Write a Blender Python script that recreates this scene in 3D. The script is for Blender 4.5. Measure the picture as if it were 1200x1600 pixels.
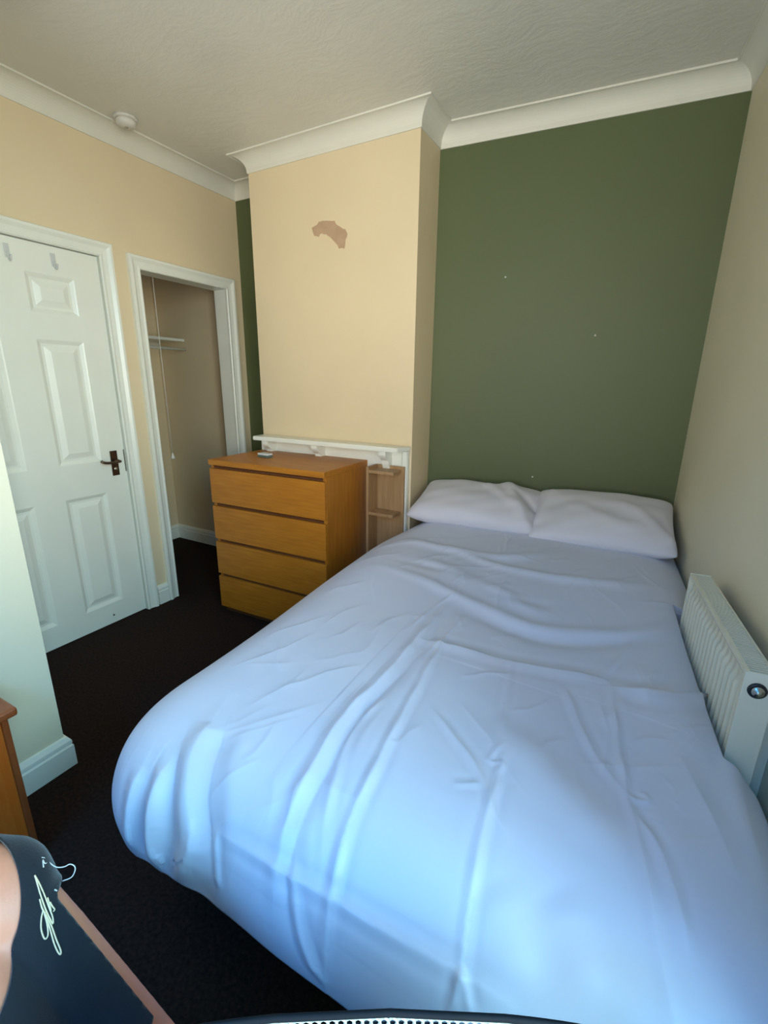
import bpy, bmesh, math, random
import numpy as np
from mathutils import Vector, Matrix
from mathutils.bvhtree import BVHTree

for o in list(bpy.data.objects):
    bpy.data.objects.remove(o, do_unlink=True)
SC = bpy.context.scene
COL = SC.collection
random.seed(4)

# ------------------------------------------------------------------ camera
CAM_H, CAM_F, PITCH, YAW, ROLL = 1.4554, 718.35, .2756, .4931, .0128
fw = Vector((-math.sin(YAW)*math.cos(PITCH), math.cos(YAW)*math.cos(PITCH), -math.sin(PITCH)))
rt0 = Vector((math.cos(YAW), math.sin(YAW), 0)); up0 = rt0.cross(fw)
rt = rt0*math.cos(ROLL)+up0*math.sin(ROLL); up = -rt0*math.sin(ROLL)+up0*math.cos(ROLL)
cd = bpy.data.cameras.new('camera'); cam = bpy.data.objects.new('camera', cd); COL.objects.link(cam)
cd.sensor_fit = 'VERTICAL'; cd.sensor_height = 36; cd.lens = CAM_F/1600*36
cd.clip_start = .02
M4 = Matrix((rt, up, -fw)).transposed().to_4x4(); M4.translation = (0, 0, CAM_H)
cam.matrix_world = M4
SC.camera = cam

# ------------------------------------------------------------------ world, window light, exposure
SC.view_settings.view_transform = 'Standard'; SC.view_settings.look = 'None'
SC.view_settings.gamma = 1; SC.view_settings.use_curve_mapping = False
SC.view_settings.exposure = 0.0
W = bpy.data.worlds.new('world'); SC.world = W; W.use_nodes = True
bg = W.node_tree.nodes['Background']; bg.inputs[0].default_value = (.14, .42, 1, 1); bg.inputs[1].default_value = 1.2
def area(name, loc, aim, sx, sy, power, col):
    l = bpy.data.lights.new(name, 'AREA'); l.shape = 'RECTANGLE'; l.size = sx; l.size_y = sy
    l.energy = power; l.color = col
    o = bpy.data.objects.new(name, l); COL.objects.link(o); o.location = loc
    o.rotation_euler = (Vector(aim)-Vector(loc)).to_track_quat('-Z', 'Y').to_euler()
    return o
# daylight entering through the window behind the camera: blue sky from above, warm sunlit street opposite
area('rear_window_sky_light', (-.45, -1.80, 3.50), (-.45, -.15, 1.5), 2.4, 1.3, 290, (.03, .36, 1.0))
area('side_window_sky_light', (2.3, -.45, 2.70), (-.9, .5, .9), 1.6, 1.3, 235, (.26, .66, .90))
area('rear_window_street_light', (-.50, -.66, 1.55), (-1.05, 2.4, 2.16), 1.8, 1.3, 15.5, (1.0, .92, .76)).data.spread = math.radians(78)
area('side_window_warm_fill', (.70, -.02, 1.55), (-2.6, 1.7, 1.75), .8, 1.4, 15, (1.0, .94, .77)).data.spread = math.radians(80)  # added warm fill from the side, brightens left wall, door and cupboard

# ------------------------------------------------------------------ helpers
def link(o, parent=None):
    COL.objects.link(o)
    if parent is not None: o.parent = parent
    return o
def tag(o, label=None, cat=None, group=None, kind=None):
    if label: o['label'] = label
    if cat: o['category'] = cat
    if group: o['group'] = group
    if kind: o['kind'] = kind
    return o
def empty(name, loc=(0, 0, 0), rz=0, parent=None):
    o = bpy.data.objects.new(name, None); o.empty_display_size = .05
    o.location = loc; o.rotation_euler = (0, 0, rz); return link(o, parent)
def mesh(name, v, f, m, parent=None, smooth=False):
    me = bpy.data.meshes.new(name); me.from_pydata([tuple(map(float, p)) for p in v], [], f)
    if smooth: me.polygons.foreach_set('use_smooth', [True]*len(me.polygons))
    me.update()
    o = bpy.data.objects.new(name, me)
    if m: me.materials.append(m)
    return link(o, parent)
def from_bm(name, bm, m, parent=None, smooth=False):
    me = bpy.data.meshes.new(name); bm.to_mesh(me); bm.free()
    if smooth: me.polygons.foreach_set('use_smooth', [True]*len(me.polygons))
    o = bpy.data.objects.new(name, me); me.materials.append(m)
    return link(o, parent)
def add_box(bm, lo, hi):
    x0, y0, z0 = lo; x1, y1, z1 = hi
    v = [bm.verts.new(p) for p in ((x0,y0,z0),(x1,y0,z0),(x1,y1,z0),(x0,y1,z0),(x0,y0,z1),(x1,y0,z1),(x1,y1,z1),(x0,y1,z1))]
    fs = [bm.faces.new([v[i] for i in q]) for q in ((3,2,1,0),(4,5,6,7),(0,1,5,4),(1,2,6,5),(2,3,7,6),(3,0,4,7))]
    return v, fs
def box(name, lo, hi, m, parent=None, bevel=0, seg=2):
    bm = bmesh.new(); add_box(bm, lo, hi)
    if bevel: bmesh.ops.bevel(bm, geom=bm.edges[:], offset=bevel, segments=seg, profile=.6, affect='EDGES')
    return from_bm(name, bm, m, parent)
def boxes(name, lst, m, parent=None, bevel=0):
    bm = bmesh.new()
    for lo, hi in lst: add_box(bm, lo, hi)
    if bevel: bmesh.ops.bevel(bm, geom=bm.edges[:], offset=bevel, segments=2, affect='EDGES')
    return from_bm(name, bm, m, parent)
def prism(name, poly, z0, z1, m, parent=None, bevel=0):
    bm = bmesh.new(); a = [bm.verts.new((x, y, z0)) for x, y in poly]; b = [bm.verts.new((x, y, z1)) for x, y in poly]
    n = len(poly); bm.faces.new(a[::-1]); bm.faces.new(b)
    for i in range(n): bm.faces.new((a[i], a[(i+1) % n], b[(i+1) % n], b[i]))
    bmesh.ops.recalc_face_normals(bm, faces=bm.faces[:])
    if bevel: bmesh.ops.bevel(bm, geom=bm.edges[:], offset=bevel, segments=2, affect='EDGES')
    return from_bm(name, bm, m, parent)
def tube_data(pts, r, n=8, closed=False):
    P = [Vector(p) for p in pts]; V = []; F = []
    R = r if hasattr(r, '__len__') else [r]*len(P)
    t = (P[1]-P[0]).normalized(); a = t.orthogonal().normalized()
    for i, p in enumerate(P):
        if closed: t = (P[(i+1) % len(P)]-P[i-1]).normalized()
        else: t = (P[min(i+1, len(P)-1)]-P[max(i-1, 0)]).normalized()
        a = (a-t*a.dot(t)).normalized(); b = t.cross(a)
        for k in range(n):
            q = 2*math.pi*k/n; V.append(p+(a*math.cos(q)+b*math.sin(q))*R[i])
    m = len(P)
    for i in range(m if closed else m-1):
        for k in range(n):
            j = (i+1) % m
            F.append((i*n+k, i*n+(k+1) % n, j*n+(k+1) % n, j*n+k))
    if not closed:
        F.append(tuple(range(n))[::-1]); F.append(tuple((m-1)*n+k for k in range(n)))
    return V, F
def tube(name, pts, r, m, parent=None, n=8, closed=False):
    V, F = tube_data(pts, r, n, closed); return mesh(name, V, F, m, parent, True)
def lathe(name, prof, m, parent=None, n=24, loc=(0, 0, 0), axis='z'):
    V = []; F = []
    for r, z in prof:
        for k in range(n):
            a = 2*math.pi*k/n; p = (r*math.cos(a), r*math.sin(a), z)
            if axis == 'y': p = (p[0], p[2], p[1])
            if axis == 'x': p = (p[2], p[0], p[1])
            V.append(Vector(p)+Vector(loc))
    for i in range(len(prof)-1):
        for k in range(n): F.append((i*n+k, i*n+(k+1) % n, (i+1)*n+(k+1) % n, (i+1)*n+k))
    F.append(tuple(range(n))[::-1]); F.append(tuple((len(prof)-1)*n+k for k in range(n)))
    o = mesh(name, V, F, m, parent)
    bm = bmesh.new(); bm.from_mesh(o.data); bmesh.ops.recalc_face_normals(bm, faces=bm.faces[:]); bm.to_mesh(o.data); bm.free()
    o.data.polygons.foreach_set('use_smooth', [len(p.vertices) == 4 for p in o.data.polygons]); return o
def spline(pts, n=6):
    P = [np.array(p, float) for p in pts]; P = [2*P[0]-P[1]]+P+[2*P[-1]-P[-2]]; out = []
    for i in range(1, len(P)-2):
        for k in range(n):
            t = k/n; a, b, c, d = P[i-1:i+3]
            out.append(.5*((2*b)+(c-a)*t+(2*a-5*b+4*c-d)*t*t+(3*b-a-3*c+d)*t**3))
    out.append(P[-2]); return [tuple(p) for p in out]

# ------------------------------------------------------------------ materials
def lin(c):
    c = [x/255 for x in c]
    return tuple(x/12.92 if x <= .04045 else ((x+.055)/1.055)**2.4 for x in c)+(1,)
def mat(name, c, rough=.6, var=.06, scale=8, bump=0, bscale=60, metal=0, spec=.5, stretch=(1, 1, 1), c2=None, sheen=0, coat=0, detail=4):
    m = bpy.data.materials.new(name); m.use_nodes = True; nt = m.node_tree; b = nt.nodes['Principled BSDF']
    b.inputs['Roughness'].default_value = rough; b.inputs['Metallic'].default_value = metal
    b.inputs['Specular IOR Level'].default_value = spec
    if sheen: b.inputs['Sheen Weight'].default_value = sheen
    if coat: b.inputs['Coat Weight'].default_value = coat
    tc = nt.nodes.new('ShaderNodeTexCoord'); mp = nt.nodes.new('ShaderNodeMapping'); mp.inputs['Scale'].default_value = stretch
    nt.links.new(tc.outputs['Object'], mp.inputs['Vector'])
    nz = nt.nodes.new('ShaderNodeTexNoise'); nz.inputs['Scale'].default_value = scale; nz.inputs['Detail'].default_value = detail
    nt.links.new(mp.outputs[0], nz.inputs['Vector'])
    rp = nt.nodes.new('ShaderNodeValToRGB'); A = lin(c)
    if c2: B = lin(c2)
    else: B = tuple(min(1, x*(1+var)) for x in A[:3])+(1,); A = tuple(x*(1-var) for x in A[:3])+(1,)
    rp.color_ramp.elements[0].position = .3; rp.color_ramp.elements[1].position = .7
    rp.color_ramp.elements[0].color = A; rp.color_ramp.elements[1].color = B
    nt.links.new(nz.outputs['Fac'], rp.inputs[0]); nt.links.new(rp.outputs[0], b.inputs['Base Color'])
    if bump:
        n2 = nt.nodes.new('ShaderNodeTexNoise'); n2.inputs['Scale'].default_value = bscale; n2.inputs['Detail'].default_value = 5
        nt.links.new(mp.outputs[0], n2.inputs['Vector'])
        bp = nt.nodes.new('ShaderNodeBump'); bp.inputs['Strength'].default_value = bump; bp.inputs['Distance'].default_value = .01
        nt.links.new(n2.outputs['Fac'], bp.inputs['Height']); nt.links.new(bp.outputs[0], b.inputs['Normal'])
    return m
def ceiling_mat():
    m = mat('swirled_plaster', (222, 220, 208), .55, .03, 3); nt = m.node_tree; b = nt.nodes['Principled BSDF']
    tc = nt.nodes.new('ShaderNodeTexCoord')
    n1 = nt.nodes.new('ShaderNodeTexNoise'); n1.inputs['Scale'].default_value = 3.2; n1.inputs['Detail'].default_value = 2
    vm = nt.nodes.new('ShaderNodeVectorMath'); vm.operation = 'MULTIPLY_ADD'; vm.inputs[1].default_value = (.25, .25, .25)
    nt.links.new(tc.outputs['Object'], n1.inputs['Vector']); nt.links.new(n1.outputs['Color'], vm.inputs[0]); nt.links.new(tc.outputs['Object'], vm.inputs[2])
    n2 = nt.nodes.new('ShaderNodeTexNoise'); n2.inputs['Scale'].default_value = 9; n2.inputs['Detail'].default_value = 8; n2.inputs['Roughness'].default_value = .7
    mp = nt.nodes.new('ShaderNodeMapping'); mp.inputs['Scale'].default_value = (.8, 1.8, 1); mp.inputs['Rotation'].default_value = (0, 0, .5)
    nt.links.new(vm.outputs[0], mp.inputs[0]); nt.links.new(mp.outputs[0], n2.inputs['Vector'])
    bp = nt.nodes.new('ShaderNodeBump'); bp.inputs['Strength'].default_value = .24; bp.inputs['Distance'].default_value = .02
    nt.links.new(n2.outputs['Fac'], bp.inputs['Height']); nt.links.new(bp.outputs[0], b.inputs['Normal'])
    b.inputs['Roughness'].default_value = .42
    return m
def glass_mat():
    m = bpy.data.materials.new('window_glass'); m.use_nodes = True; nt = m.node_tree
    nt.nodes.remove(nt.nodes['Principled BSDF']); out = nt.nodes['Material Output']
    t = nt.nodes.new('ShaderNodeBsdfTransparent'); g = nt.nodes.new('ShaderNodeBsdfGlossy'); g.inputs['Roughness'].default_value = .02
    x = nt.nodes.new('ShaderNodeMixShader'); x.inputs[0].default_value = .06
    nt.links.new(t.outputs[0], x.inputs[1]); nt.links.new(g.outputs[0], x.inputs[2]); nt.links.new(x.outputs[0], out.inputs[0])
    return m
M = dict(
    cream=mat('cream_paint', (226, 208, 172), .65, .025, 2.5, .05, 90),
    creamw=mat('pale_cream_paint', (228, 218, 188), .6, .03, 2.5, .08, 60),
    green=mat('green_paint', (87, 98, 62), .55, .04, 1.6, .06, 50),
    white=mat('white_gloss_paint', (236, 238, 226), .32, .02, 5),
    coving=mat('coving_paint', (226, 224, 210), .6, .02, 5),
    ceil=ceiling_mat(),
    carpet=mat('dark_brown_carpet', (46, 33, 27), .95, .35, 90, .6, 300, spec=.1, detail=6),
    plaster=mat('bare_plaster', (186, 156, 126), .8, .06, 30),
    oak=mat('orange_oak_veneer', (166, 100, 20), .42, .1, 5, .04, 40, stretch=(1.2, 8, 14), c2=(188, 120, 30), detail=7),
    oakv=mat('orange_oak_veneer_side', (160, 98, 22), .42, .1, 5, .04, 40, stretch=(8, 8, 1), c2=(184, 118, 32), detail=7),
    oakd=mat('shadow_gap_oak', (92, 50, 16), .6, .1, 6, stretch=(1, 8, 12)),
    shelfw=mat('light_oak_board', (156, 122, 82), .5, .1, 6, .03, 50, stretch=(9, 9, 1), c2=(176, 142, 100), detail=6),
    pine=mat('pine_varnish', (206, 94, 28), .35, .1, 5, .03, 40, stretch=(7, 7, 1), c2=(216, 112, 40), detail=6),
    pined=mat('red_pine_varnish', (132, 62, 28), .35, .1, 5, stretch=(7, 7, 1), c2=(154, 78, 38)),
    duvet=mat('white_cotton', (208, 213, 228), .42, .012, 4, .02, 400),
    pillow=mat('white_pillow_cotton', (216, 212, 216), .6, .015, 5, .04, 300, sheen=.2),
    mattress=mat('pale_mattress', (196, 204, 216), .7, .03, 30),
    divan=mat('dark_divan_fabric', (44, 42, 48), .85, .1, 60),
    rad=mat('radiator_enamel', (226, 220, 196), .3, .015, 6),
    grille_shade=mat('grille_shadow', (120, 114, 98), .6, .05, 10),
    chrome=mat('chrome', (190, 186, 178), .22, .03, 10, metal=1),
    brass=mat('dull_bronze', (96, 80, 66), .3, .12, 30, metal=.9),
    black=mat('black_plastic', (24, 26, 30), .4, .08, 20),
    plast=mat('white_plastic', (220, 218, 208), .4, .02, 10),
    hook=mat('clear_plastic_hook', (206, 208, 206), .2, .02, 10),
    teal=mat('grey_green_case', (84, 104, 98), .45, .06, 30),
    skin=mat('skin', (218, 144, 110), .5, .05, 30, .05, 200),
    cloth=mat('black_jersey', (9, 19, 24), .9, .18, 40, .15, 500, sheen=.3),
    thread=mat('pale_thread', (236, 212, 170), .6, .04, 40),
    hair=mat('brown_hair', (60, 42, 30), .5, .2, 40, .3, 100),
    net=mat('pale_mesh_fabric', (160, 172, 164), .7, .04, 50),
    rim=mat('dark_mesh_chair_rim', (14, 22, 28), .8, .1, 40, spec=.2),
    denim=mat('dark_trousers', (30, 34, 44), .85, .12, 60),
    eye=mat('eye_white', (232, 228, 222), .3, .02, 10),
    lip=mat('lip', (176, 100, 88), .5, .05, 30),
    glass=glass_mat(),
    ground=mat('street_paving', (150, 140, 125), .9, .1, 3),
)
# ------------------------------------------------------------------ room shell
XL, ZC, CV = -2.655, 2.73, .086
CL, CR = -2.252, -1.118
YA, YC1, YC2, YR1, YR2, XR = 2.71, 2.42, 2.409, 2.661, 2.770, .231
XN, YN, YREAR = -1.763, .708, -.50
def xright(y): return XR+(YR2-y)*.1
S = lambda o: tag(o, kind='structure')
S(box('floor', (-3.9, -1.3, -.1), (.8, 3.0, 0), M['carpet']))
S(box('ceiling', (-3.9, -1.3, ZC), (.8, 3.0, ZC+.1), M['ceil']))
D0, D1, DZ = .795, 1.67, 2.08          # door
O0, O1, OZ = 1.907, 2.555, 2.063       # open doorway
wl = [((XL-.105, YN-.1, 0), (XL, D0-.02, ZC)), ((XL-.105, D0-.02, DZ+.02), (XL, D1+.02, ZC)), ((XL-.105, D1+.02, 0), (XL, O0-.02, ZC)),
      ((XL-.105, O0-.02, OZ+.02), (XL, O1+.02, ZC)), ((XL-.105, O1+.02, 0), (XL, YA+.05, ZC))]
S(boxes('wall_left', wl, M['cream']))
S(box('wall_back_alcove', (XL, YA, 0), (CL+.05, YA+.1, ZC), M['green']))
S(prism('wall_back', [(CR-.05, YR1-.004), (XR+.1, YR2+.008), (XR+.1, YR2+.12), (CR-.05, YR2+.12)], 0, ZC, M['green']))
chim = S(prism('wall_chimney_breast', [(CL, YC1), (CR, YC2), (CR, YR2+.1), (CL, YR2+.1)], 0, ZC, M['cream']))
SY0, SY1, SZ0, SZ1 = -.44, .42, .80, 2.45      # side window, just behind the camera's right shoulder
def wall_strip(y0, y1, z0, z1):
    return [(xright(y0), y0, z0), (xright(y1), y1, z0), (xright(y1)+.12, y1, z0), (xright(y0)+.12, y0, z0), (xright(y0), y0, z1), (xright(y1), y1, z1), (xright(y1)+.12, y1, z1), (xright(y0)+.12, y0, z1)]
V = []; F = []
for st_ in ((SY1, YR2, 0, ZC), (YREAR-.12, SY0, 0, ZC), (SY0, SY1, 0, SZ0), (SY0, SY1, SZ1, ZC)):
    b_ = len(V); V += wall_strip(*st_); F += [tuple(b_+i for i in q) for q in ((0, 1, 2, 3), (7, 6, 5, 4), (0, 4, 5, 1), (1, 5, 6, 2), (2, 6, 7, 3), (3, 7, 4, 0))]
S(mesh('wall_right', V, F, M['creamw']))
S(box('wall_partition', (XL-.105, YREAR-.12, 0), (XN, YN, ZC), M['creamw']))
WX0, WX1, WZ0, WZ1 = -1.50, .44, .80, 2.42
S(boxes('wall_rear', [((XN, YREAR-.12, 0), (WX0, YREAR, ZC)), ((WX1, YREAR-.12, 0), (.75, YREAR, ZC)), ((WX0, YREAR-.12, 0), (WX1, YREAR, WZ0)), ((WX0, YREAR-.12, WZ1), (WX1, YREAR, ZC))], M['creamw']))
# wardrobe cupboard beyond the open doorway
CBX, CBY0, CBY1 = -3.714, 1.70, 2.763
S(box('wall_closet_back', (CBX-.05, CBY0-.05, 0), (CBX, CBY1+.05, ZC), M['cream']))
S(box('wall_closet_far', (CBX, CBY1, 0), (XL-.105, CBY1+.05, ZC), M['cream']))
S(box('wall_closet_near', (CBX, CBY0-.05, 0), (XL-.105, CBY0, ZC), M['cream']))

def sweep(name, path, prof, m, closed=False):
    """path in plan with the room on its right-hand side; prof = (distance into the room, z)"""
    P = [Vector((p[0], p[1])) for p in path]; n = len(P); V = []; F = []; k = len(prof)
    def nrm(a, b):
        d = (b-a).normalized(); return Vector((d.y, -d.x))
    for i in range(n):
        if closed or 0 < i < n-1:
            a = nrm(P[i-1], P[i]); b = nrm(P[i], P[(i+1) % n]); mm = (a+b); mm = mm/(1+a.dot(b))
        elif i == 0: mm = nrm(P[0], P[1])
        else: mm = nrm(P[-2], P[-1])
        for o, z in prof: V.append((P[i].x+mm.x*o, P[i].y+mm.y*o, z))
    for i in range(n if closed else n-1):
        j = (i+1) % n
        for q in range(k-1): F.append((i*k+q, i*k+q+1, j*k+q+1, j*k+q))
    if not closed: F.append(tuple(range(k))[::-1]); F.append(tuple((n-1)*k+q for q in range(k)))
    o = mesh(name, V, F, m)
    bm = bmesh.new(); bm.from_mesh(o.data); bmesh.ops.recalc_face_normals(bm, faces=bm.faces[:]); bm.to_mesh(o.data); bm.free()
    return o
cp = [(-.002, ZC-CV), (.006, ZC-CV), (.007, ZC-CV+.008)]
for i in range(11):
    t = math.pi/2*i/10; r = CV-.016
    cp.append((.007+r-r*math.cos(t), ZC-CV+.010+r*math.sin(t)))
cp += [(CV-.005, ZC-.008), (CV, ZC-.008), (CV, ZC+.002)]
loop = [(XN, YREAR), (XN, YN), (XL, YN), (XL, YA), (CL, YA), (CL, YC1), (CR, YC2), (CR, YR1), (XR, YR2), (xright(YREAR), YREAR)]
S(sweep('trim_1', loop, cp, M['coving'], True))['label'] = 'cream plaster coving running around the ceiling'
bp = [(0, 0), (.02, 0), (.02, .088), (.013, .094), (.018, .1), (.017, .112), (.008, .128), (0, .13)]
S(sweep('baseboard_partition', [(XN, YREAR), (XN, YN), (XN-.5, YN)], bp, M['white']))
S(sweep('baseboard_left', [(XL, D1+.085), (XL, O0-.075)], bp, M['white']))
S(sweep('baseboard_closet', [(CBX, CBY0), (CBX, CBY1), (XL-.105, CBY1)], bp, M['white']))
S(sweep('baseboard_right', [(XR+.03, YR2-.3), (xright(YREAR), YREAR)], bp, M['white']))
S(sweep('baseboard_back', [(CR, YR1), (XR, YR2)], bp, M['white']))

def architrave(name, y0, y1, zt, lining):
    prof = [(0, 0), (0, .012), (.006, .017), (.02, .013), (.04, .017), (.056, .027), (.068, .027), (.072, .02), (.072, 0)]
    V = []; F = []; k = len(prof)
    for w, t in prof:
        V += [(XL+t, y0-w, 0), (XL+t, y0-w, zt+w), (XL+t, y1+w, zt+w), (XL+t, y1+w, 0)]
    for q in range(k-1):
        for i in range(3): F.append((q*4+i, q*4+i+1, (q+1)*4+i+1, (q+1)*4+i))
    o = mesh(name, V, F, M['white'])
    bm = bmesh.new(); bm.from_mesh(o.data); bmesh.ops.recalc_face_normals(bm, faces=bm.faces[:])
    x0 = XL-.11
    add_box(bm, (x0, y0-.02, 0), (XL+.002, y0, zt)); add_box(bm, (x0, y1, 0), (XL+.002, y1+.02, zt)); add_box(bm, (x0, y0-.02, zt), (XL+.002, y1+.02, zt+.02))
    if not lining: add_box(bm, (x0, y0, zt-.012), (XL-.05, y1, zt))
    bm.to_mesh(o.data); bm.free(); return S(o)
architrave('trim_2', D0-.003, D1+.003, DZ+.003, False)['label'] = 'white moulded door frame of the closed panelled door'
architrave('trim_3', O0, O1, OZ, True)['label'] = 'white moulded frame of the open cupboard doorway'

# ------------------------------------------------------------------ panelled door
door = S(empty('door_1', (XL-.008, D0, 0))); door['label'] = 'white six-panel door with dull metal lever handle'
dw, dh = D1-D0, DZ
cols = [(.135, .36), (.51, .737)]; rows = [(.135, .815), (1.0, 1.64), (1.765, 1.945)]
ys = sorted({0, dw} | {a for c in cols for a in c}); zs = sorted({.006, dh} | {a for c in rows for a in c})
bm = bmesh.new()
for i in range(len(ys)-1):
    for j in range(len(zs)-1):
        if (ys[i], ys[i+1]) in cols and (zs[j], zs[j+1]) in rows: continue
        add_box(bm, (-.04, ys[i], zs[j]), (0, ys[i+1], zs[j+1]))
bmesh.ops.remove_doubles(bm, verts=bm.verts[:], dist=1e-5)
from_bm('door_leaf', bm, M['white'], door)
for c in cols:
    for r in rows:
        steps = [(0, 0), (.006, -.003), (.02, -.012), (.032, -.012), (.06, -.002)]
        V = []; F = []
        for s, d in steps: V += [(d, c[0]+s, r[0]+s), (d, c[1]-s, r[0]+s), (d, c[1]-s, r[1]-s), (d, c[0]+s, r[1]-s)]
        for q in range(len(steps)-1):
            for i in range(4): F.append((q*4+i, q*4+(i+1) % 4, q*4+4+(i+1) % 4, q*4+4+i))
        e = (len(steps)-1)*4; F.append((e, e+1, e+2, e+3))
        mesh('panel', V, F, M['white'], door)
hd = empty('door_handle', (0, 1.602-D0, .98), parent=door)
hd['label'] = 'dull metal lever handle on a long backplate'
box('backplate', (0, -.021, -.075), (.006, .021, .07), M['brass'], hd, .003)
lathe('rose', [(.0, 0), (.012, 0), (.012, .03), (.008, .05), (0, .05)], M['brass'], hd, 14, (.004, 0, .012), 'x')
tube('lever', spline([(.05, .01, .012), (.052, -.03, .010), (.05, -.07, .012), (.046, -.09, .018), (.04, -.098, .026)], 4), .0075, M['brass'], hd, 10)
lathe('key_escutcheon', [(0, 0), (.011, 0), (.009, .004), (0, .004)], M['chrome'], hd, 14, (.005, 0, -.035), 'x')
box('latch_plate', (-.0005, dw-.006, .92), (.001, dw-.001, 1.05), M['brass'], door)
for yy, lb in ((1.248, 'clear plastic hook on the panelled door nearer the frame edge'), (1.446, 'clear plastic hook on the panelled door above its upper right panel')):
    h = tag(empty('adhesive_hook', (XL-.0075, yy, 2.018)), lb, 'hook', 'clear hooks stuck on the door')
    box('hook_plate', (0, -.011, -.03), (.004, .011, .03), M['hook'], h, .0015)
    tube('hook_arm', spline([(.004, 0, -.005), (.008, 0, -.03), (.018, 0, -.042), (.028, 0, -.034), (.03, 0, -.02)], 3), .004, M['hook'], h, 8)
lathe('door_mark', [(0, 0), (.006, 0), (.005, .002), (0, .002)], M['brass'], door, 10, (0, 1.46-D0, .055), 'x')

# ------------------------------------------------------------------ window behind the camera
win = S(empty('window_1', (0, YREAR-.06, 0))); win['label'] = 'white framed window in the rear wall'
fr = .05; xm = (WX0+WX1)/2; zm = 1.95
boxes('window_frame', [((WX0, -.03, WZ0), (WX0+fr, .03, WZ1)), ((WX1-fr, -.03, WZ0), (WX1, .03, WZ1)), ((WX0, -.03, WZ0), (WX1, .03, WZ0+fr)), ((WX0, -.03, WZ1-fr), (WX1, .03, WZ1)), ((xm-.025, -.028, WZ0+fr), (xm+.025, .028, WZ1-fr)), ((WX0+fr, -.028, zm-.02), (WX1-fr, .028, zm+.02))], M['white'], win)
for a, b in ((WX0+fr, xm-.025), (xm+.025, WX1-fr)):
    for z0, z1 in ((WZ0+fr, zm-.02), (zm+.02, WZ1-fr)): box('pane', (a, -.003, z0), (b, .003, z1), M['glass'], win)
box('window_sill', (WX0-.05, .0, WZ0-.03), (WX1+.05, .16, WZ0), M['white'], win, .006)

w2 = S(empty('window_2', (xright(SY0)+.06, SY0, 0), math.atan2(1, -.1))); w2['label'] = 'white framed side window near the camera'
wl2 = (SY1-SY0)*1.005
boxes('window_frame', [((0, -.03, SZ0), (fr, .03, SZ1)), ((wl2-fr, -.03, SZ0), (wl2, .03, SZ1)), ((0, -.03, SZ0), (wl2, .03, SZ0+fr)), ((0, -.03, SZ1-fr), (wl2, .03, SZ1)), ((fr, -.028, 1.93), (wl2-fr, .028, 1.97))], M['white'], w2)
for z0, z1 in ((SZ0+fr, 1.93), (1.97, SZ1-fr)): box('pane', (fr, -.003, z0), (wl2-fr, .003, z1), M['glass'], w2)

# ------------------------------------------------------------------ marks on the walls
pat = [(27,44),(36,38),(39,33),(43,32),(44,31),(52,30),(62,29.6),(64,28.6),(66,33),(68,35),(74,38),(78,40.5),(80.5,40),(84,47),(83.5,51),(81,57),(80.5,65),(79,71.5),(75,71),(70.5,72.5),(68.5,67.5),(65,64),(58,57),(55,55),(52,53.5),(50.5,51.5),(48,52.5),(43,51.5),(40,53),(38.5,57.5),(35,57),(31,57),(29,52)]
u0, u1 = -1.791, -1.548
V = []
for px, py in pat:
    x = u0+(px-27)/57*(u1-u0); z = 2.300-.18*(px-27)/57*.28+(44-py)*.0031
    V.append((x, YC1-(x-CL)/(CR-CL)*(YC1-YC2)-.0012, z))
n = len(V); V2 = [(x, y+.004, z) for x, y, z in V]
pc = mesh('paint_chip', V+V2, [tuple(range(n))]+[(i, n+i, n+(i+1) % n, (i+1) % n) for i in range(n)], M['plaster'], chim)
pc['label'] = 'bare pinkish plaster patch where paint has peeled'
wb = bpy.data.objects['wall_back']
for x, z in ((-.726, 2.004), (-.249, 1.699), (-.485, .938)):
    y = YR1+(x-CR)/(XR-CR)*(YR2-YR1)
    lathe('filler_spot', [(0, 0), (.005, 0), (.004, .002), (0, .002)], M['plast'], wb, 8, (x, y-.002, z), 'y')

# ------------------------------------------------------------------ smoke detector, closet fittings
sd = tag(empty('smoke_detector', (-2.497, 1.82, ZC)), 'round white smoke detector on the ceiling beside the coving', 'smoke detector')
lathe('detector_base', [(0, 0), (.056, 0), (.056, -.01), (.05, -.012), (0, -.012)], M['plast'], sd, 28)
lathe('detector_cover', [(0, -.012), (.048, -.012), (.046, -.03), (.036, -.04), (0, -.042)], M['plast'], sd, 28)
lathe('test_button', [(0, -.042), (.009, -.042), (.008, -.045), (0, -.045)], M['chrome'], sd, 12)
cs = tag(empty('closet_shelf', (CBX, CBY0, 1.755)), 'white shelf with hanging rail inside the cupboard doorway', 'shelf')
box('shelf_board', (.002, .002, 0), (.339, CBY1-CBY0-.002, .02), M['white'], cs)
box('shelf_batten', (.002, .002, -.045), (.02, CBY1-CBY0-.002, -.0005), M['white'], cs)
tube('hanging_rail', [(.342, .003, -.062), (.342, CBY1-CBY0-.003, -.062)], .011, M['white'], cs, 12)
cord = tag(empty('pull_cord', (-2.80, 2.10, .93)), 'white light pull cord hanging in the cupboard doorway', 'pull cord')
tube('cord', [(0, 0, .03), (0, -.002, .6), (0, 0, ZC-.93-.021)], .0022, M['plast'], cord, 6)
lathe('cord_weight', [(0, -.006), (.014, -.006), (.0145, 0), (.005, .03), (.003, .036), (0, .036)], M['plast'], cord, 16)
lathe('cord_switch', [(0, 0), (.04, 0), (.038, -.018), (.015, -.022), (0, -.022)], M['plast'], cord, 18, (0, 0, ZC-.93))

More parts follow.
